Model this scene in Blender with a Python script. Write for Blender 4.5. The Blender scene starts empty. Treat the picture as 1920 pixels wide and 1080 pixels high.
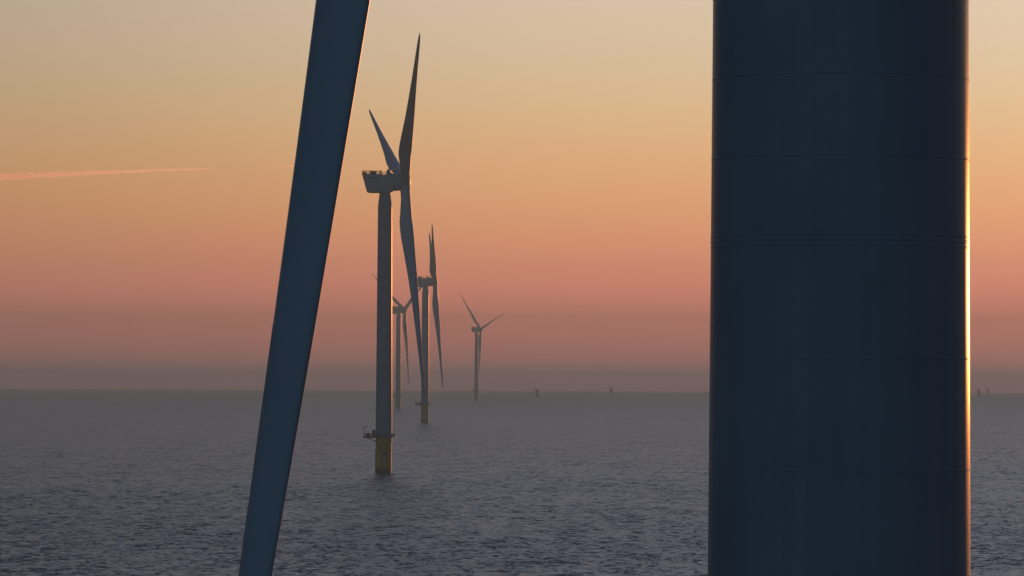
import bpy, bmesh, math, random
import numpy as np
from mathutils import Vector, Matrix

random.seed(7)
S = bpy.context.scene
COL = S.collection
rad = math.radians

# ------------------------------------------------------------------ camera
FOC = 8533.0                      # focal length in photo pixels (1920 wide)
CAM_H = 44.5
PITCH = 160.0 / FOC
ROLL = 0.0045
R_EARTH = 7.4e6                   # effective earth radius (with refraction)

cam_d = bpy.data.cameras.new("camera")
cam = bpy.data.objects.new("camera", cam_d)
COL.objects.link(cam)
S.camera = cam
cam_d.sensor_width = 36.0
cam_d.lens = 36.0 * FOC / 1920.0
cam_d.clip_start = 0.5
cam_d.clip_end = 400000.0
CAM_M = Matrix.Rotation(math.pi / 2 + PITCH, 4, 'X') @ Matrix.Rotation(ROLL, 4, 'Z')
cam.matrix_world = Matrix.Translation((0, 0, CAM_H)) @ CAM_M

def ray(px, py):
    v = CAM_M.to_3x3() @ Vector(((px - 960) / FOC, (540 - py) / FOC, -1.0))
    return v / v.y

def drop(d):
    return -d * d / (2 * R_EARTH)

# ------------------------------------------------------------------ light
SUN_EL = 1.1
SUN_AZ = 21.5                     # degrees to the right of +Y
SKY_STRENGTH = 0.15
S.view_settings.view_transform = 'Standard'
S.view_settings.look = 'None'
S.view_settings.exposure = 0.0
S.view_settings.gamma = 1.0
S.cycles.use_denoising = True
S.cycles.max_bounces = 6
S.cycles.volume_bounces = 2
S.cycles.sample_clamp_indirect = 4.0

world = bpy.data.worlds.new("World")
S.world = world
world.use_nodes = True
wt = world.node_tree
wn, wl = wt.nodes, wt.links
bg = wn['Background']
bg.inputs[1].default_value = SKY_STRENGTH
sky = wn.new('ShaderNodeTexSky')
sky.sky_type = 'NISHITA'
sky.sun_disc = False
sky.sun_elevation = rad(SUN_EL)
sky.sun_rotation = rad(SUN_AZ)
sky.altitude = 0
sky.air_density = 1.0
sky.dust_density = 1.3
sky.ozone_density = 3.0

def wmath(op, a, b=None, c=None, clamp=False):
    n = wn.new('ShaderNodeMath')
    n.operation = op
    n.use_clamp = clamp
    for i, v in enumerate((a, b, c)):
        if v is None:
            continue
        if isinstance(v, (int, float)):
            n.inputs[i].default_value = v
        else:
            wl.new(v, n.inputs[i])
    return n.outputs[0]

# The band of dusty air above the horizon: its colour runs with elevation and
# its brightness with the angle from the sun; higher up the Nishita sky takes over.
SKY_BAND = [  # elevation (deg), linear colour 22 degrees to the left of the sun
    (0.0, (0.60, 0.260, 0.320)),
    (0.13, (1.35, 0.440, 0.400)),
    (0.34, (2.10, 0.530, 0.400)),
    (0.54, (2.60, 0.580, 0.390)),
    (0.94, (2.03, 0.510, 0.340)),
    (1.34, (1.50, 0.480, 0.270)),
    (2.0, (1.26, 0.545, 0.235)),
    (2.7, (1.10, 0.595, 0.275)),
    (3.36, (0.97, 0.640, 0.345)),
    (4.0, (0.88, 0.655, 0.425)),
    (4.7, (0.84, 0.655, 0.470)),
    (7.0, (0.60, 0.580, 0.620)),
    (12.0, (0.33, 0.385, 0.530)),
    (20.0, (0.18, 0.240, 0.370)),
    (30.0, (0.10, 0.145, 0.230)),
    (40.0, (0.06, 0.095, 0.150)),
]
BAND_TOP = 40.0
tc = wn.new('ShaderNodeTexCoord')
nrm = wn.new('ShaderNodeVectorMath'); nrm.operation = 'NORMALIZE'
wl.new(tc.outputs['Generated'], nrm.inputs[0])
sep = wn.new('ShaderNodeSeparateXYZ')
wl.new(nrm.outputs[0], sep.inputs[0])
elev = wmath('ARCSINE', sep.outputs[2])
elev_deg = wmath('MULTIPLY', elev, 180 / math.pi)
fac = wmath('MULTIPLY', elev_deg, 1 / BAND_TOP, clamp=True)
ramp = wn.new('ShaderNodeValToRGB')
wl.new(fac, ramp.inputs[0])
cr = ramp.color_ramp
cr.interpolation = 'LINEAR'
while len(cr.elements) < len(SKY_BAND):
    cr.elements.new(0.5)
for el_, (e, c) in zip(cr.elements, SKY_BAND):
    el_.position = e / BAND_TOP
for el_, (e, c) in zip(cr.elements, SKY_BAND):
    el_.color = (*c, 1)
sunv = Vector((math.sin(rad(SUN_AZ)), math.cos(rad(SUN_AZ)), 0))
dot = wn.new('ShaderNodeVectorMath'); dot.operation = 'DOT_PRODUCT'
flat = wn.new('ShaderNodeCombineXYZ')
wl.new(sep.outputs[0], flat.inputs[0]); wl.new(sep.outputs[1], flat.inputs[1])
fl_n = wn.new('ShaderNodeVectorMath'); fl_n.operation = 'NORMALIZE'
wl.new(flat.outputs[0], fl_n.inputs[0])
wl.new(fl_n.outputs[0], dot.inputs[0]); dot.inputs[1].default_value = sunv
cosaz = dot.outputs['Value']
ang = wmath('MULTIPLY', wmath('ARCCOSINE', cosaz), 180 / math.pi)   # azimuth from the sun, degrees
azr = wn.new('ShaderNodeValToRGB')
wl.new(wmath('MULTIPLY', ang, 1 / 180.0, clamp=True), azr.inputs[0])
AZ_BAND = [(0, 1.6), (11, 1.32), (17, 1.13), (21, 1.04), (24, 0.93), (27, 0.78), (32, 0.60), (47, 0.26), (75, 0.08), (120, 0.05), (180, 0.05)]
acr = azr.color_ramp
while len(acr.elements) < len(AZ_BAND):
    acr.elements.new(0.5)
for el_, (a, v) in zip(acr.elements, AZ_BAND):
    el_.position = a / 180.0
for el_, (a, v) in zip(acr.elements, AZ_BAND):
    el_.color = (v * 0.5, v * 0.5, v * 0.5, 1)
azf = wmath('MULTIPLY', azr.outputs[0], 2.0 / SKY_STRENGTH)
band = wn.new('ShaderNodeVectorMath'); band.operation = 'SCALE'
wl.new(ramp.outputs[0], band.inputs[0]); wl.new(azf, band.inputs['Scale'])
# away from the sun the low sky turns into the blue-grey earth shadow
backf = wn.new('ShaderNodeMapRange'); backf.interpolation_type = 'SMOOTHSTEP'
backf.inputs['From Min'].default_value = 40.0; backf.inputs['From Max'].default_value = 110.0
wl.new(ang, backf.inputs['Value'])
bandb = wn.new('ShaderNodeMix'); bandb.data_type = 'RGBA'
wl.new(backf.outputs[0], bandb.inputs[0]); wl.new(band.outputs[0], bandb.inputs[6])
backs = wn.new('ShaderNodeMapRange'); backs.interpolation_type = 'SMOOTHSTEP'   # brightest opposite the sun
backs.inputs['From Min'].default_value = 85.0; backs.inputs['From Max'].default_value = 165.0
backs.inputs['To Min'].default_value = 0.10 / SKY_STRENGTH; backs.inputs['To Max'].default_value = 1.9 / SKY_STRENGTH
wl.new(ang, backs.inputs['Value'])
backc = wn.new('ShaderNodeVectorMath'); backc.operation = 'SCALE'
backc.inputs[0].default_value = (0.060, 0.104, 0.150)
wl.new(backs.outputs[0], backc.inputs['Scale'])
wl.new(backc.outputs[0], bandb.inputs[7])
mixw = wn.new('ShaderNodeMapRange'); mixw.interpolation_type = 'SMOOTHSTEP'
mixw.inputs['From Min'].default_value = 22.0; mixw.inputs['From Max'].default_value = 42.0
wl.new(elev_deg, mixw.inputs['Value'])
mx = wn.new('ShaderNodeMix'); mx.data_type = 'RGBA'
wl.new(mixw.outputs[0], mx.inputs[0])
wl.new(bandb.outputs[2], mx.inputs[6]); wl.new(sky.outputs[0], mx.inputs[7])
wl.new(mx.outputs[2], bg.inputs[0])

sun_d = bpy.data.lights.new("sun", 'SUN')
sun = bpy.data.objects.new("sun", sun_d)
COL.objects.link(sun)
sun_d.energy = 4.5
sun_d.angle = rad(0.5)
sun_d.color = (1.0, 0.31, 0.07)
sdir = Vector((math.sin(rad(SUN_AZ)) * math.cos(rad(SUN_EL)), math.cos(rad(SUN_AZ)) * math.cos(rad(SUN_EL)), math.sin(rad(SUN_EL))))
sun.rotation_euler = sdir.to_track_quat('Z', 'Y').to_euler()
sun.location = (0, 0, 300)

# ------------------------------------------------------------------ materials
def new_mat(name):
    m = bpy.data.materials.new(name)
    m.use_nodes = True
    nt = m.node_tree
    return m, nt, nt.nodes['Principled BSDF']

def paint(name, col, rough, var=0.10, streak=0.06, growth=None, spec=0.5):
    """Painted steel or glass fibre: base colour broken by soft grime, vertical
    run-off streaks and a little gloss variation; growth = dark weed up to that height."""
    m, nt, p = new_mat(name)
    N, L = nt.nodes, nt.links
    t = N.new('ShaderNodeTexCoord')
    n1 = N.new('ShaderNodeTexNoise'); n1.inputs['Scale'].default_value = 0.35; n1.inputs['Detail'].default_value = 6
    L.new(t.outputs['Object'], n1.inputs['Vector'])
    mp = N.new('ShaderNodeMapping'); mp.inputs['Scale'].default_value = (2.2, 2.2, 0.05)
    L.new(t.outputs['Object'], mp.inputs['Vector'])
    n2 = N.new('ShaderNodeTexNoise'); n2.inputs['Scale'].default_value = 1.0; n2.inputs['Detail'].default_value = 5
    L.new(mp.outputs[0], n2.inputs['Vector'])
    a = N.new('ShaderNodeMapRange'); a.inputs['From Min'].default_value = 0.3; a.inputs['From Max'].default_value = 0.7
    a.inputs['To Min'].default_value = 1 - var; a.inputs['To Max'].default_value = 1.0
    L.new(n1.outputs[0], a.inputs['Value'])
    b = N.new('ShaderNodeMapRange'); b.inputs['From Min'].default_value = 0.35; b.inputs['From Max'].default_value = 0.65
    b.inputs['To Min'].default_value = 1 - streak; b.inputs['To Max'].default_value = 1.0
    L.new(n2.outputs[0], b.inputs['Value'])
    mul = N.new('ShaderNodeMath'); mul.operation = 'MULTIPLY'
    L.new(a.outputs[0], mul.inputs[0]); L.new(b.outputs[0], mul.inputs[1])
    sc = N.new('ShaderNodeVectorMath'); sc.operation = 'SCALE'
    sc.inputs[0].default_value = col
    L.new(mul.outputs[0], sc.inputs['Scale'])
    out = sc.outputs[0]
    if growth is not None:
        sp = N.new('ShaderNodeSeparateXYZ'); L.new(t.outputs['Object'], sp.inputs[0])
        ad = N.new('ShaderNodeMath'); ad.operation = 'ADD'
        w = N.new('ShaderNodeMath'); w.operation = 'MULTIPLY'; w.inputs[1].default_value = 1.8
        L.new(n2.outputs[0], w.inputs[0])
        L.new(sp.outputs[2], ad.inputs[0]); L.new(w.outputs[0], ad.inputs[1])
        g = N.new('ShaderNodeMapRange'); g.interpolation_type = 'SMOOTHSTEP'
        g.inputs['From Min'].default_value = growth; g.inputs['From Max'].default_value = growth + 1.4
        L.new(ad.outputs[0], g.inputs['Value'])
        mm = N.new('ShaderNodeMix'); mm.data_type = 'RGBA'
        mm.inputs[6].default_value = (0.035, 0.038, 0.028, 1)
        L.new(g.outputs[0], mm.inputs[0]); L.new(out, mm.inputs[7])
        out = mm.outputs[2]
    L.new(out, p.inputs['Base Color'])
    rg = N.new('ShaderNodeMapRange')
    rg.inputs['To Min'].default_value = rough * 0.85; rg.inputs['To Max'].default_value = rough * 1.2
    L.new(n1.outputs[0], rg.inputs['Value'])
    L.new(rg.outputs[0], p.inputs['Roughness'])
    p.inputs['Specular IOR Level'].default_value = spec
    return m

M_TOWER = paint("tower_grey_paint", (0.29, 0.34, 0.39), 0.235, 0.12, 0.10, spec=0.016)
M_BLADE = paint("blade_grey_gelcoat", (0.34, 0.42, 0.48), 0.33, 0.07, 0.03)
M_GUARD = paint("leading_edge_tape", (0.11, 0.125, 0.14), 0.5)
M_NAC = paint("nacelle_grey_paint", (0.35, 0.385, 0.42), 0.4)
M_YELLOW = paint("yellow_marine_paint", (0.95, 0.54, 0.004), 0.45, 0.2, 0.22, growth=2.2)
M_YELLOW2 = paint("yellow_handrail_paint", (0.45, 0.28, 0.02), 0.5)
M_STEEL = paint("galvanised_steel", (0.16, 0.165, 0.17), 0.5)
M_DARK = paint("dark_equipment", (0.05, 0.05, 0.055), 0.55)
M_RED = paint("rust_red_rail", (0.16, 0.06, 0.045), 0.55)

def sea_material():
    m, nt, p = new_mat("sea_water")
    N, L = nt.nodes, nt.links
    p.inputs['Base Color'].default_value = (0.010, 0.020, 0.030, 1)
    p.inputs['Roughness'].default_value = 0.30
    p.inputs['IOR'].default_value = 1.333
    t = N.new('ShaderNodeTexCoord')
    # chop and ripples: slopes taken from noise, added to the normal of the modelled waves
    g = N.new('ShaderNodeNewGeometry')
    acc = g.outputs['Normal']
    for scale, sx, sy, detail, rot, k in ((0.07, 1.0, 0.5, 2, 20, 0.45), (0.3, 1.0, 0.6, 3, 14, 1.15), (0.9, 1.0, 0.7, 3, 14, 1.0), (1.9, 1.0, 0.8, 2, 40, 0.5)):
        mp = N.new('ShaderNodeMapping')
        mp.inputs['Scale'].default_value = (sx, sy, 1)
        mp.inputs['Rotation'].default_value = (0, 0, rad(rot))
        L.new(t.outputs['Object'], mp.inputs['Vector'])
        n = N.new('ShaderNodeTexNoise')
        n.inputs['Scale'].default_value = scale
        n.inputs['Detail'].default_value = detail
        n.inputs['Roughness'].default_value = 0.6
        L.new(mp.outputs[0], n.inputs['Vector'])
        s1 = N.new('ShaderNodeVectorMath'); s1.operation = 'SUBTRACT'
        L.new(n.outputs['Color'], s1.inputs[0]); s1.inputs[1].default_value = (0.5, 0.5, 0.5)
        s2 = N.new('ShaderNodeVectorMath'); s2.operation = 'MULTIPLY_ADD'
        L.new(s1.outputs[0], s2.inputs[0]); s2.inputs[1].default_value = (k, k, 0)
        L.new(acc, s2.inputs[2])
        acc = s2.outputs[0]
    nn = N.new('ShaderNodeVectorMath'); nn.operation = 'NORMALIZE'
    L.new(acc, nn.inputs[0])
    L.new(nn.outputs[0], p.inputs['Normal'])
    return m
M_SEA = sea_material()

# ------------------------------------------------------------------ the sea: one sheet, curved like the earth, with real waves
SEA_SLOPE = 0.165
def build_sea():
    fine = np.radians(np.arange(-7.6, 7.6001, 0.0125))
    left = np.radians(np.arange(-179.6, -8, 2.0))
    right = np.radians(np.arange(9.6, 180, 2.0))
    az = np.concatenate([left, fine, right])
    daz = np.full(len(az), rad(2.0)); daz[len(left):len(left) + len(fine)] = rad(0.0125)
    r = [30.0, 60, 110, 180, 260, 350, 450, 560, 680, 780]
    d = 850.0
    while d < 16000:
        r.append(d)
        d += 0.45 * (d / 1000.0) ** 1.5
    r = np.array(r)
    dr = np.gradient(r)
    A, Rr = np.meshgrid(az, r)
    step = np.maximum(dr[:, None] * np.ones_like(A), Rr * daz[None, :])
    X = Rr * np.sin(A); Y = Rr * np.cos(A)
    Z = -Rr ** 2 / (2 * R_EARTH)
    # short-crested wind sea: at every distance the waves the sheet can carry, at one overall steepness
    rng = np.random.default_rng(3)
    wind = rad(235)
    NW = 64
    X32, Y32 = X.astype(np.float32), Y.astype(np.float32)
    H = np.zeros_like(X32)
    step = step.astype(np.float32)
    tot = 0.0
    for i in range(NW):
        lam = 1.2 * (9.0 ** (i / (NW - 1.0)))
        k = 2 * math.pi / lam
        th = wind + rng.normal(0, 0.85)
        slope = rng.uniform(0.6, 1.3) * min(1.0, (3.0 / lam) ** 1.0)
        tot += slope ** 2 / 2
        q = lam / step
        att = np.clip((q - 2.4) / 2.0, 0, 1)
        H += (slope / k) * att * np.sin(k * (X32 * math.cos(th) + Y32 * math.sin(th)) + rng.uniform(0, 2 * math.pi))
    # wind lanes: slow patches of calmer and rougher water
    lane = np.zeros_like(H)
    for i in range(9):
        lam = rng.uniform(90, 600); th = rng.uniform(0, math.pi)
        lane += np.sin(2 * math.pi / lam * (X32 * math.cos(th) + Y32 * math.sin(th)) + rng.uniform(0, 6.28))
    rough = SEA_SLOPE * (1 + 0.13 * lane / 2.1)
    calm = np.clip((3.0 - step) / 1.0, 0, 1) + np.clip((Rr - 800) / 100, 0, 1)
    Z += H * rough / math.sqrt(tot) * np.clip(calm, 0, 1) * (np.abs(A) < rad(9))
    nr, na = A.shape
    co = np.stack([X, Y, Z], -1).reshape(-1, 3)
    co = np.vstack([co, [[0, 0, 0]]]).astype(np.float32)
    i = np.arange(nr - 1)[:, None]; j = np.arange(na)[None, :]
    jn = (j + 1) % na
    q = np.stack([i * na + j, i * na + jn, (i + 1) * na + jn, (i + 1) * na + j], -1)[..., ::-1].reshape(-1, 4)
    c = nr * na
    jj = np.arange(na)
    tri = np.stack([np.full(na, c), (jj + 1) % na, jj], -1)
    nq, ntri = len(q), len(tri)
    me = bpy.data.meshes.new("sea")
    me.vertices.add(len(co)); me.vertices.foreach_set("co", co.ravel())
    me.loops.add(nq * 4 + ntri * 3)
    me.loops.foreach_set("vertex_index", np.concatenate([q.ravel(), tri.ravel()]).astype(np.int32))
    me.polygons.add(nq + ntri)
    ls = np.concatenate([np.arange(nq) * 4, nq * 4 + np.arange(ntri) * 3]).astype(np.int32)
    me.polygons.foreach_set("loop_start", ls)
    me.polygons.foreach_set("use_smooth", np.ones(nq + ntri, dtype=bool))
    me.update(calc_edges=True); me.validate()
    me.materials.append(M_SEA)
    o = bpy.data.objects.new("sea", me)
    COL.objects.link(o)
    o['kind'] = 'structure'
    if me.polygons[0].normal.z < 0:
        me.flip_normals()
    return o
build_sea()

# ------------------------------------------------------------------ mesh helpers
def mesh_from(name, bm, mat, smooth=True, angle=35):
    bmesh.ops.recalc_face_normals(bm, faces=bm.faces)
    for f in bm.faces:
        f.smooth = smooth
    if smooth:
        for e in bm.edges:
            if len(e.link_faces) == 2 and e.calc_face_angle(0) > rad(angle):
                e.smooth = False
    me = bpy.data.meshes.new(name)
    bm.to_mesh(me); bm.free()
    me.materials.append(mat)
    return me

def lathe(bm, prof, n=64, M=None, cap=True):
    rings = []
    for r, z in prof:
        rings.append([bm.verts.new((r * math.cos(2 * math.pi * k / n), r * math.sin(2 * math.pi * k / n), z)) for k in range(n)])
    for a, b in zip(rings, rings[1:]):
        for k in range(n):
            bm.faces.new((a[k], a[(k + 1) % n], b[(k + 1) % n], b[k]))
    if cap:
        bm.faces.new(rings[0][::-1]); bm.faces.new(rings[-1])
    vs = [v for r in rings for v in r]
    if M is not None:
        bmesh.ops.transform(bm, matrix=M, verts=vs)
    return vs

def box(bm, lo, hi, bev=0.0):
    c = [(a + b) / 2 for a, b in zip(lo, hi)]
    s = [b - a for a, b in zip(lo, hi)]
    g = bmesh.ops.create_cube(bm, size=1.0, matrix=Matrix.Translation(c) @ Matrix.Diagonal((*s, 1)))
    if bev > 0:
        ed = list({e for v in g['verts'] for e in v.link_edges})
        bmesh.ops.bevel(bm, geom=ed, offset=bev, segments=2, affect='EDGES')

def tube(bm, p, q, r, n=8):
    p, q = Vector(p), Vector(q)
    d = q - p
    M = Matrix.Translation(p) @ d.to_track_quat('Z', 'Y').to_matrix().to_4x4()
    lathe(bm, [(r, 0), (r, d.length)], n, M)

def loft(bm, rings, cap=True):
    vr = [[bm.verts.new(p) for p in r] for r in rings]
    n = len(vr[0])
    for a, b in zip(vr, vr[1:]):
        for k in range(n):
            bm.faces.new((a[k], a[(k + 1) % n], b[(k + 1) % n], b[k]))
    if cap:
        bm.faces.new(vr[0][::-1]); bm.faces.new(vr[-1])

# ------------------------------------------------------------------ turbine geometry (metres; z=0 at the waterline)
HUB_H = 130.0
OVERHANG = 8.7
TILT = rad(4.6)
DECK = 16.3
ROTOR_R = 100.0
SEAMS = [52.55, 50.37, 44.95, 41.94]
FLANGES = [48.12]
z_ = 52.55
while z_ < 122:
    z_ += 2.2 if z_ < 70 else 2.9
    SEAMS.append(z_)
z_ = 41.94
while z_ > 20:
    z_ -= 3.0
    SEAMS.append(z_)
FLANGES += [84.0, 22.0]

def tower_radius(z):
    z0, z1 = DECK, 119.0
    if z < z1:
        return 3.70 - (3.70 - 3.14) * (z - z0) / (z1 - z0)
    t = min(1, (z - z1) / (HUB_H - 4.55 - z1))
    return 3.14 - 0.62 * (t * t * (3 - 2 * t))

def tower_mesh(n=128):
    prof = []
    marks = []
    for s in SEAMS:
        if s > HUB_H - 5.2: continue
        marks += [(s - 0.030, 0.0), (s - 0.014, 0.008), (s + 0.014, 0.008), (s + 0.030, 0.0)]
    for f in FLANGES:
        for c, w, h in ((f - 0.145, 0.020, 0.006), (f, 0.030, 0.008), (f + 0.135, 0.020, 0.007)):
            marks += [(c - w - .012, 0.0), (c - w, h), (c + w, h), (c + w + .012, 0.0)]
    marks += [(z, 0) for z in np.linspace(DECK, 119, 30)] + [(z, 0) for z in np.linspace(119.5, HUB_H - 4.5, 12)]
    marks.sort()
    last = None
    for z, h in marks:
        if last is not None and z - last < 0.004: continue
        prof.append((tower_radius(z) + h, z)); last = z
    bm = bmesh.new()
    lathe(bm, prof, n)
    return mesh_from("tower", bm, M_TOWER, True, 9)

def chord(r):
    T = [(3, 4.4), (8, 4.4), (14, 5.2), (20, 6.0), (25, 6.0), (32, 5.3), (40, 4.5), (49, 3.75), (58, 3.05), (67, 2.46), (75, 2.02),
         (80, 1.78), (86, 1.51), (93, 1.17), (96.5, 0.85), (98.6, 0.5), (99.6, 0.22), (100, 0.05)]
    return float(np.interp(r, [a for a, _ in T], [b for _, b in T]))
def thick(r):
    return float(np.interp(r, [3, 8, 14, 20, 30, 45, 65, 100], [1, 1, 0.68, 0.46, 0.34, 0.29, 0.26, 0.24]))
def roundness(r):
    return float(np.interp(r, [3, 7, 18, 45, 100], [1, 1, 0.05, 0.6, 0.9]))
def twist(r):
    return rad(float(np.interp(r, [3, 12, 30, 60, 100], [12, 12, 7, 2.5, -0.5])))
def prebend(r):
    return -3.0 * (r / ROTOR_R) ** 2.4

def section(r, n=36, grow=0.0, lo=0.0, hi=1.0):
    """Points round the blade section at radius r in (chordwise, flapwise): leading edge at +x."""
    c, t, w = chord(r), thick(r), roundness(r)
    pts = []
    for k in range(n):
        th = 2 * math.pi * k / n
        x = (1 + math.cos(th)) / 2                 # 1 at the nose, 0 at the tail
        xc = 1 - x
        yt = 5 * t * (0.2969 * math.sqrt(max(xc, 0)) - 0.126 * xc - 0.3516 * xc ** 2 + 0.2843 * xc ** 3 - 0.1015 * xc ** 4)
        yt = max(yt, 0.004)
        camber = 0.03 * 4 * xc * (1 - xc) * (1 - w)
        ya = (camber + yt) if th <= math.pi else (camber - yt)
        ax, ay = (x - 0.68) * c, ya * c
        cx, cy = c / 2 * math.cos(th), c / 2 * math.sin(th) * float(np.interp(r, [7, 18, 40], [1, 0.8, 0.40]))
        cx -= 0.1 * c * (1 - w) * min(1.0, max(0.0, (r - 10) / 20))
        px, py = ax * (1 - w) + cx * w, ay * (1 - w) + cy * w
        if grow:
            l = math.hypot(math.cos(th), math.sin(th))
            px += grow * math.cos(th); py += grow * math.sin(th)
        a = twist(r)
        pts.append((px * math.cos(a) - py * math.sin(a), px * math.sin(a) + py * math.cos(a) + prebend(r), r))
    return pts

BLADE_R = list(np.linspace(3.0, 30, 19)) + list(np.linspace(32, 92, 41)) + list(np.linspace(92.8, 98.4, 9)) + [98.9, 99.3, 99.6, 99.85, 100.0]
def blade_mesh():
    bm = bmesh.new()
    loft(bm, [section(r) for r in BLADE_R])
    return mesh_from("blade", bm, M_BLADE, True, 50)
def guard_mesh():
    """Protective tape wrapped round the nose of the outer blade."""
    bm = bmesh.new()
    n = 36
    idx = [-3, -2, -1, 0, 1, 2, 3]
    rows = []
    for r in np.linspace(85.5, 98.2, 24):
        outer = section(float(r), n, 0.006); inner = section(float(r), n, -0.004)
        rows.append([outer[k % n] for k in idx] + [inner[k % n] for k in reversed(idx)])
    loft(bm, rows)
    return mesh_from("leading_edge_guard", bm, M_GUARD, True, 40)

def rrect(x, yw, z0, z1, rc, n=6):
    pts = []
    for cy, cz, a0 in ((yw - rc, z1 - rc, 0), (-yw + rc, z1 - rc, 90), (-yw + rc, z0 + rc, 180), (yw - rc, z0 + rc, 270)):
        for k in range(n + 1):
            a = rad(a0 + 90 * k / n)
            pts.append((cy + rc * math.cos(a), cz + rc * math.sin(a)))
    return pts
def nacelle_mesh():
    bm = bmesh.new()
    rings = []
    # x along the axis, top / bottom heights relative to the hub; the stern rakes in towards the keel
    st = [(-9.9, 3.2, -3.7, 3.45, 0.9), (-9.6, 3.6, -4.1, 3.56, 0.8), (-8.6, 3.85, -4.45, 3.58, 0.8), (-6, 4.0, -4.6, 3.58, 0.8), (0, 4.0, -4.6, 3.58, 0.8),
          (2.2, 3.95, -4.45, 3.55, 0.9), (3.1, 3.75, -4.2, 3.4, 1.2)]
    for x, yw, zb, zt, rc in st:
        ring = []
        for y, z in rrect(x, yw, zb, zt, rc):
            f = max(0.0, (-x - 6.0) / 3.9)
            rake = f * 2.0 * (zt - z) / (zt - zb)
            ring.append((x + rake, y, z))
        rings.append(ring)
    loft(bm, rings)
    # shallow panel joints standing proud on the sides
    for x in (-5.4, -1.2):
        for sy in (-1, 1):
            box(bm, (x - .03, sy * 4.0 - .02, -3.6), (x + .03, sy * 4.0 + .02, 2.6))
    return mesh_from("nacelle", bm, M_NAC, True, 32)
def rail_run(bm, pts, h, step, r=0.045, rails=(0.5, 1.0), closed=True):
    n = len(pts)
    for i in range(n if closed else n - 1):
        a, b = Vector(pts[i]), Vector(pts[(i + 1) % n])
        L = (b - a).length
        m = max(1, round(L / step))
        for k in range(m):
            p = a.lerp(b, k / m)
            tube(bm, p, p + Vector((0, 0, h)), r, 6)
        for f in rails:
            tube(bm, a + Vector((0, 0, h * f)), b + Vector((0, 0, h * f)), r, 6)
def hoist_rail_mesh():
    bm = bmesh.new()
    z = 3.55
    P = [(-10.0, -3.4, z), (-2.0, -3.4, z), (-2.0, 3.4, z), (-10.0, 3.4, z)]
    rail_run(bm, P, 1.75, 1.1, 0.06, (0.33, 0.66, 1.0))
    box(bm, (-10.1, -3.5, z), (-1.9, 3.5, z + 0.16))
    rail_run(bm, [(-2.0, -3.2, z), (1.3, -3.0, z)], 1.15, 0.9, 0.05, (0.5, 1.0), False)
    rail_run(bm, [(-2.0, 3.2, z), (1.3, 3.0, z)], 1.15, 0.9, 0.05, (0.5, 1.0), False)
    return mesh_from("hoist_deck_railing", bm, M_RED, False)
def cooler_mesh():
    bm = bmesh.new()
    z = 3.5
    box(bm, (0.95, -3.0, z), (1.9, 3.0, z + 2.2), 0.08)
    for y in (-2.6, 2.6):
        tube(bm, (1.3, y, z + 2.1), (1.3, y, z + 3.1), 0.09)
    box(bm, (1.1, -2.9, z + 2.2), (1.75, -2.3, z + 2.75), 0.05)
    box(bm, (1.95, -2.4, z), (2.7, 2.4, z + 1.0), 0.08)
    return mesh_from("cooler", bm, M_DARK, False)
def hatch_mesh():
    bm = bmesh.new()
    box(bm, (-6.6, -1.7, 3.70), (-4.3, 1.7, 5.15), 0.12)
    return mesh_from("deck_equipment", bm, M_DARK, False)
def winch_mesh():
    bm = bmesh.new()
    box(bm, (-9.6, -0.7, 3.70), (-8.7, 0.9, 4.9), 0.1)
    return mesh_from("hoist_winch", bm, M_DARK, False)
def marking_mesh(sy):
    bm = bmesh.new()
    rnd = random.Random(5)
    if True:
        x = -8.3
        while x < -3.6:
            w = rnd.uniform(0.28, 0.5)
            box(bm, (x, sy * 3.99 - 0.03, 1.75), (x + w, sy * 3.99 + 0.03, 2.25))
            x += w + 0.14
    return mesh_from("lettering_strip", bm, M_DARK, False)
AX = Matrix.Rotation(math.pi / 2, 4, 'Y')      # lathe z -> +x
def generator_mesh():
    bm = bmesh.new()
    lathe(bm, [(3.0, 2.6), (3.55, 2.9), (3.95, 3.25), (3.98, 6.2), (3.7, 6.55), (3.2, 6.7)], 64, AX)
    return mesh_from("generator", bm, M_NAC, True, 40)
def hub_mesh():
    bm = bmesh.new()
    lathe(bm, [(2.5, 6.4), (2.95, 6.7), (3.2, 7.4), (3.3, 8.7), (3.15, 10.0), (2.7, 10.95), (1.7, 11.35), (0.7, 11.45), (0.05, 11.47)], 48, AX)
    for k in range(3):
        pass
    return mesh_from("hub", bm, M_NAC, True, 40)
def root_collar_mesh():
    bm = bmesh.new()
    lathe(bm, [(2.1, 1.2), (2.34, 1.3), (2.34, 3.35), (2.46, 3.4), (2.46, 3.75), (2.2, 3.8)], 40)
    return mesh_from("root_collar", bm, M_NAC, True, 40)

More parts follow.
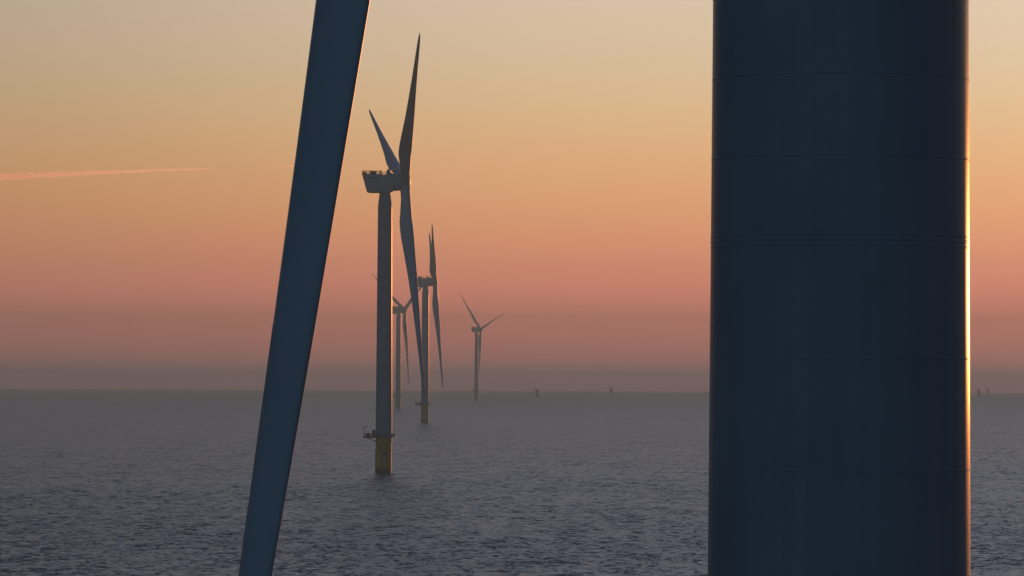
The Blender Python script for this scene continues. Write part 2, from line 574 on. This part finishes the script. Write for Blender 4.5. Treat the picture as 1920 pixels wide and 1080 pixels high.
def transition_mesh():
    bm = bmesh.new()
    lathe(bm, [(3.55, -6), (3.55, 13.6), (3.58, 13.9), (3.98, 13.95), (3.98, 14.5), (3.6, 14.55), (3.6, 15.7), (3.75, DECK - 0.30)], 72)
    return mesh_from("transition_piece", bm, M_YELLOW, True, 40)
def landing_mesh():
    bm = bmesh.new()
    for ang in (-62, 128):
        M = Matrix.Rotation(rad(ang), 4, 'Z')
        b2 = bmesh.new()
        for y in (-0.95, 0.95):
            tube(b2, (4.75, y, -4), (4.75, y, 10.5), 0.27, 12)
            for z in (0.6, 4.8, 9.8):
                tube(b2, (3.4, y * 0.8, z), (4.75, y, z), 0.2, 8)
        for y in (-0.28, 0.28):
            tube(b2, (4.3, y, -3), (4.3, y, DECK), 0.06, 6)
        for k in range(60):
            z = -2.6 + k * 0.31
            tube(b2, (4.3, -0.28, z), (4.3, 0.28, z), 0.03, 5)
        bmesh.ops.transform(b2, matrix=M, verts=b2.verts)
        tmp = bpy.data.meshes.new("tmp"); b2.to_mesh(tmp); b2.free()
        bm.from_mesh(tmp); bpy.data.meshes.remove(tmp)
    return mesh_from("boat_landing", bm, M_YELLOW2, True, 40)
def cable_mesh():
    bm = bmesh.new()
    for a in (-110, -95, 60):
        x, y = 3.75 * math.cos(rad(a)), 3.75 * math.sin(rad(a))
        tube(bm, (x, y, -5), (x, y, 13.9), 0.18, 10)
    return mesh_from("cable_pipe", bm, M_YELLOW2, True, 40)
DECK_OUT = [(5.0 * math.cos(rad(a)), 5.0 * math.sin(rad(a))) for a in range(-130, 131, 10)] + [(-4.2, 3.9), (-9.1, 3.9), (-9.1, -3.9), (-4.2, -3.9)]
def platform_mesh():
    bm = bmesh.new()
    z0, z1 = DECK - 0.30, DECK
    lo = [bm.verts.new((x, y, z0)) for x, y in DECK_OUT]
    hi = [bm.verts.new((x, y, z1)) for x, y in DECK_OUT]
    n = len(lo)
    bm.faces.new(lo[::-1]); bm.faces.new(hi)
    for k in range(n):
        bm.faces.new((lo[k], lo[(k + 1) % n], hi[(k + 1) % n], hi[k]))
    box(bm, (-9.1, -3.6, z0 - 0.45), (-3.2, -3.3, z0 - 0.02)); box(bm, (-9.1, 3.3, z0 - 0.45), (-3.2, 3.6, z0 - 0.02))
    for y in (-3.0, 3.0):
        tube(bm, (-7.5, y, z0 - 0.3), (-3.0, y * .6, z0 - 2.4), 0.12)
    return mesh_from("platform", bm, M_STEEL, False)
def platform_rail_mesh():
    bm = bmesh.new()
    rail_run(bm, [(x * 0.985, y * 0.985, DECK) for x, y in DECK_OUT], 1.25, 1.25, 0.075, (0.15, 0.55, 1.0))
    return mesh_from("railing", bm, M_STEEL, False)
def davit_mesh():
    bm = bmesh.new()
    tube(bm, (-8.8, -3.2, DECK), (-8.8, -3.2, DECK + 4.3), 0.14)
    tube(bm, (-8.8, -3.2, DECK + 4.2), (-7.0, -3.4, DECK + 4.5), 0.09)
    tube(bm, (-8.8, -3.2, DECK + 3.0), (-7.8, -3.3, DECK + 4.35), 0.06)
    return mesh_from("davit_crane", bm, M_STEEL, True, 40)
def cabinet_mesh():
    bm = bmesh.new()
    box(bm, (-5.2, -1.4, DECK), (-3.75, 1.2, DECK + 2.9), 0.08)
    box(bm, (-7.9, -2.6, DECK), (-6.2, -0.4, DECK + 1.5), 0.08)
    box(bm, (-7.4, 0.6, DECK), (-6.0, 2.4, DECK + 1.2), 0.08)
    return mesh_from("equipment_cabinet", bm, M_DARK, False)
def door_mesh():
    bm = bmesh.new()
    M = Matrix.Rotation(rad(-115), 4, 'Z')
    box(bm, (3.60, -0.6, DECK + 0.25), (3.78, 0.6, DECK + 2.5), 0.03)
    bmesh.ops.transform(bm, matrix=M, verts=bm.verts)
    return mesh_from("door", bm, M_STEEL, False)
def plate_mesh():
    bm = bmesh.new()
    M = Matrix.Rotation(rad(-84), 4, 'Z')
    box(bm, (3.50, -0.8, 8.0), (3.66, 0.8, 9.2), 0.02)
    bmesh.ops.transform(bm, matrix=M, verts=bm.verts)
    return mesh_from("sign_plate", bm, M_DARK, False)

ME = dict(tower=tower_mesh(), blade=blade_mesh(), guard=guard_mesh(), nacelle=nacelle_mesh(), rail=hoist_rail_mesh(), cooler=cooler_mesh(),
          hatch=hatch_mesh(), winch=winch_mesh(), marking=marking_mesh(-1), marking_far=marking_mesh(1), generator=generator_mesh(), hub=hub_mesh(), collar=root_collar_mesh(), tp=transition_mesh(),
          landing=landing_mesh(), cable=cable_mesh(), platform=platform_mesh(), prail=platform_rail_mesh(), davit=davit_mesh(),
          cabinet=cabinet_mesh(), door=door_mesh(), plate=plate_mesh())

def part(name, key, parent, M=None):
    o = bpy.data.objects.new(name, ME[key])
    COL.objects.link(o)
    o.parent = parent
    if M is not None:
        o.matrix_local = M
    return o

def thing(name, label, cat, group, loc):
    o = bpy.data.objects.new(name, None)
    o.empty_display_size = 3
    COL.objects.link(o)
    o.location = loc
    o['label'] = label; o['category'] = cat
    if group: o['group'] = group
    return o

def base_parts(t):
    tp = part("transition_piece", 'tp', t)
    part("boat_landing", 'landing', tp); part("cable_pipe", 'cable', tp); part("sign_plate", 'plate', tp)
    pl = part("platform", 'platform', t)
    part("railing", 'prail', pl); part("davit_crane", 'davit', pl); part("equipment_cabinet", 'cabinet', pl)

def blade_frame(u, v, az, feather):
    """World-oriented frame of one blade: columns leading-edge, flap, span."""
    up = Vector((0, 0, 1))
    a = (u * math.cos(TILT) + up * math.sin(TILT)).normalized()
    p = (up * math.cos(TILT) - u * math.sin(TILT)).normalized()
    b = p * math.cos(az) + v * math.sin(az)
    t = -p * math.sin(az) + v * math.cos(az)
    x = a * math.cos(feather) + t * math.sin(feather)
    y = b.cross(x)
    return a, b, Matrix((x, y, b)).transposed()

def turbine(label, px, py, dist, k, theta, feather=rad(4), side=1, guard=True):
    """px: where the tower stands; k: how much the rotor plane opens to the camera (sine of the yaw from edge-on)."""
    d = ray(px, py)
    h = Vector((d.x, d.y, 0)).normalized()
    pos = h * dist; pos.z = drop(dist)
    t = thing("wind_turbine", label, "wind turbine", "offshore wind turbines", pos)
    right = Vector((h.y, -h.x, 0))
    if side > 0:      # rotor to the right of the tower
        v = (right * k - h * math.sqrt(1 - k * k)).normalized()
        u = Vector((-v.y, v.x, 0))
        if u.dot(right) < 0: u = -u
    else:
        u = (-right * math.sqrt(1 - k * k) + h * k).normalized()
        v = Vector((u.y, -u.x, 0))
        if v.dot(h) > 0: v = -v
    yaw = math.atan2(u.y, u.x)
    base_parts(t)
    tw = part("tower", 'tower', t); part("door", 'door', tw)
    RZ = Matrix.Translation((0, 0, HUB_H)) @ Matrix.Rotation(yaw, 4, 'Z')
    nc = part("nacelle", 'nacelle', t, RZ)
    part("hoist_deck_railing", 'rail', nc); part("cooler", 'cooler', nc); part("deck_equipment", 'hatch', nc); part("lettering_strip", 'marking', nc); part("lettering_strip", 'marking_far', nc)
    part("hoist_winch", 'winch', nc)
    RT = RZ @ Matrix.Rotation(-TILT, 4, 'Y')
    part("generator", 'generator', t, RT)
    part("hub", 'hub', t, RT)
    for q in range(3):
        a, b, F = blade_frame(u, v, theta + q * 2 * math.pi / 3, feather)
        c = Vector((0, 0, HUB_H)) + a * OVERHANG
        bl = part("blade", 'blade', t, Matrix.Translation(c) @ F.to_4x4())
        part("root_collar", 'collar', bl)
        if guard: part("leading_edge_guard", 'guard', bl)
    return t

GR = "offshore wind turbines"
FORE = turbine("huge dark tower close by on the right, one long blade hanging to its left", 1574.0, 700, 124.7,
               0.78, rad(175.7), feather=rad(-18), side=-1)
turbine("nearest turbine seen whole, tall tower on a yellow foundation, dark blade pointing up", 719.3, 887, 2041, 0.142, rad(50.5))
turbine("mid-distance turbine with two blades close together pointing up, partly behind a hanging blade", 796.6, 793, 4230, 0.0157, rad(57.5))
turbine("hazy turbine just right of the nearest white tower, its blades spread in an even Y", 746.5, 767, 6050, 0.476, rad(59), guard=False)
turbine("palest lone turbine standing apart on the right of the row, blades in a lopsided Y", 893.0, 750, 8450, 0.47, rad(71.8), guard=False)

def stub_mesh():
    bm = bmesh.new()
    lathe(bm, [(4.1, -6), (4.1, 15.0), (4.4, 15.1), (4.4, 16.0)], 32)
    return mesh_from("monopile", bm, M_YELLOW, True, 40)
ME['stub'] = stub_mesh()
def stub(label, px, dist, turn):
    d = ray(px, 735)
    h = Vector((d.x, d.y, 0)).normalized()
    pos = h * dist; pos.z = drop(dist)
    t = thing("turbine_foundation", label, "foundation", "bare turbine foundations on the horizon", pos)
    t.rotation_euler.z = turn
    part("monopile", 'stub', t)
    pl = part("platform", 'platform', t)
    part("railing", 'prail', pl); part("equipment_cabinet", 'cabinet', pl)
stub("bare foundation stub in haze, the one nearest to the row of turbines", 1007.5, 9900, 0)
stub("small bare foundation stub in haze between the other stub and the huge tower", 1146.5, 12100, rad(10))
stub("faint bare foundation stub in haze just right of the huge tower", 1836, 11900, rad(5))
stub("faintest and farthest foundation stub, rightmost on the hazy horizon", 1852, 14600, rad(-8))

# ------------------------------------------------------------------ contrails, far beyond and above the sea haze
def contrail(label, pts, dist, dens):
    """pts: (x, y, thickness) seen from the coast; a lumpy closed tube of ice cloud."""
    m = bpy.data.materials.new("ice_cloud")
    m.use_nodes = True
    nt = m.node_tree
    nt.nodes.remove(nt.nodes['Principled BSDF'])
    v = nt.nodes.new('ShaderNodeVolumePrincipled')
    v.inputs['Density'].default_value = dens
    v.inputs['Color'].default_value = (1, 0.97, 0.95, 1)
    v.inputs['Anisotropy'].default_value = 0.62
    nt.links.new(v.outputs[0], nt.nodes['Material Output'].inputs['Volume'])
    rnd = random.Random(len(label))
    P = [(Vector((0, 0, CAM_H)) + ray(x, y) * dist, w * dist / FOC / 2) for x, y, w in pts]
    rings = []
    n = 12
    m_ = 60
    for i in range(m_ + 1):
        f = i / m_ * (len(P) - 1)
        k = min(int(f), len(P) - 2)
        c = P[k][0].lerp(P[k + 1][0], f - k)
        r = P[k][1] * (1 - f + k) + P[k + 1][1] * (f - k)
        if i in (0, m_): r *= 0.05
        r *= rnd.uniform(0.7, 1.25)
        oz = rnd.uniform(-.25, .25) * r
        rings.append([c + Vector((0, 1.6 * r * math.cos(2 * math.pi * q / n), r * math.sin(2 * math.pi * q / n) * rnd.uniform(.85, 1.15) + oz)) for q in range(n)])
    bm = bmesh.new()
    c0 = P[0][0].copy()
    loft(bm, [[p - c0 for p in r] for r in rings])
    me = mesh_from("contrail", bm, m, True, 80)
    o = bpy.data.objects.new("contrail", me)
    COL.objects.link(o)
    o.location = c0
    o['label'] = label; o['category'] = 'contrail'; o['group'] = 'contrails in the sky'
CD = 90000
contrail("long pink contrail streak in the sky at far left, thickest at its left end", [(-120, 338, 12), (0, 332, 11), (80, 328, 9.5), (200, 323, 7), (300, 319, 5), (405, 316, 3.2)], CD, 0.009)
contrail("short faint contrail dash touching the left edge of the hanging blade", [(515, 312.5, 1.5), (535, 311.5, 2.5), (560, 310, 2.5)], CD, 0.010)
contrail("tiny faint contrail dash high in the open middle sky", [(918, 231.8, 1.5), (940, 231.4, 2.2), (963, 231, 1.5)], CD, 0.003)
contrail("tiny contrail dash at the right edge of the sky", [(1902, 189, 1.5), (1920, 189, 2.2), (1960, 188.6, 2.2)], CD, 0.006)

# ------------------------------------------------------------------ haze
def haze():
    bm = bmesh.new()
    box(bm, (-16300, -16300, -19), (16300, 16300, 246))
    m = bpy.data.materials.new("sea_haze")
    m.use_nodes = True
    nt = m.node_tree
    nt.nodes.remove(nt.nodes['Principled BSDF'])
    v = nt.nodes.new('ShaderNodeVolumePrincipled')
    v.inputs['Density'].default_value = 0.00015
    v.inputs['Color'].default_value = (0.52, 0.90, 1.0, 1)
    v.inputs['Anisotropy'].default_value = 0.22
    nt.links.new(v.outputs[0], nt.nodes['Material Output'].inputs['Volume'])
    o = bpy.data.objects.new("haze", mesh_from("haze", bm, m, False))
    COL.objects.link(o)
    o['kind'] = 'stuff'
haze()
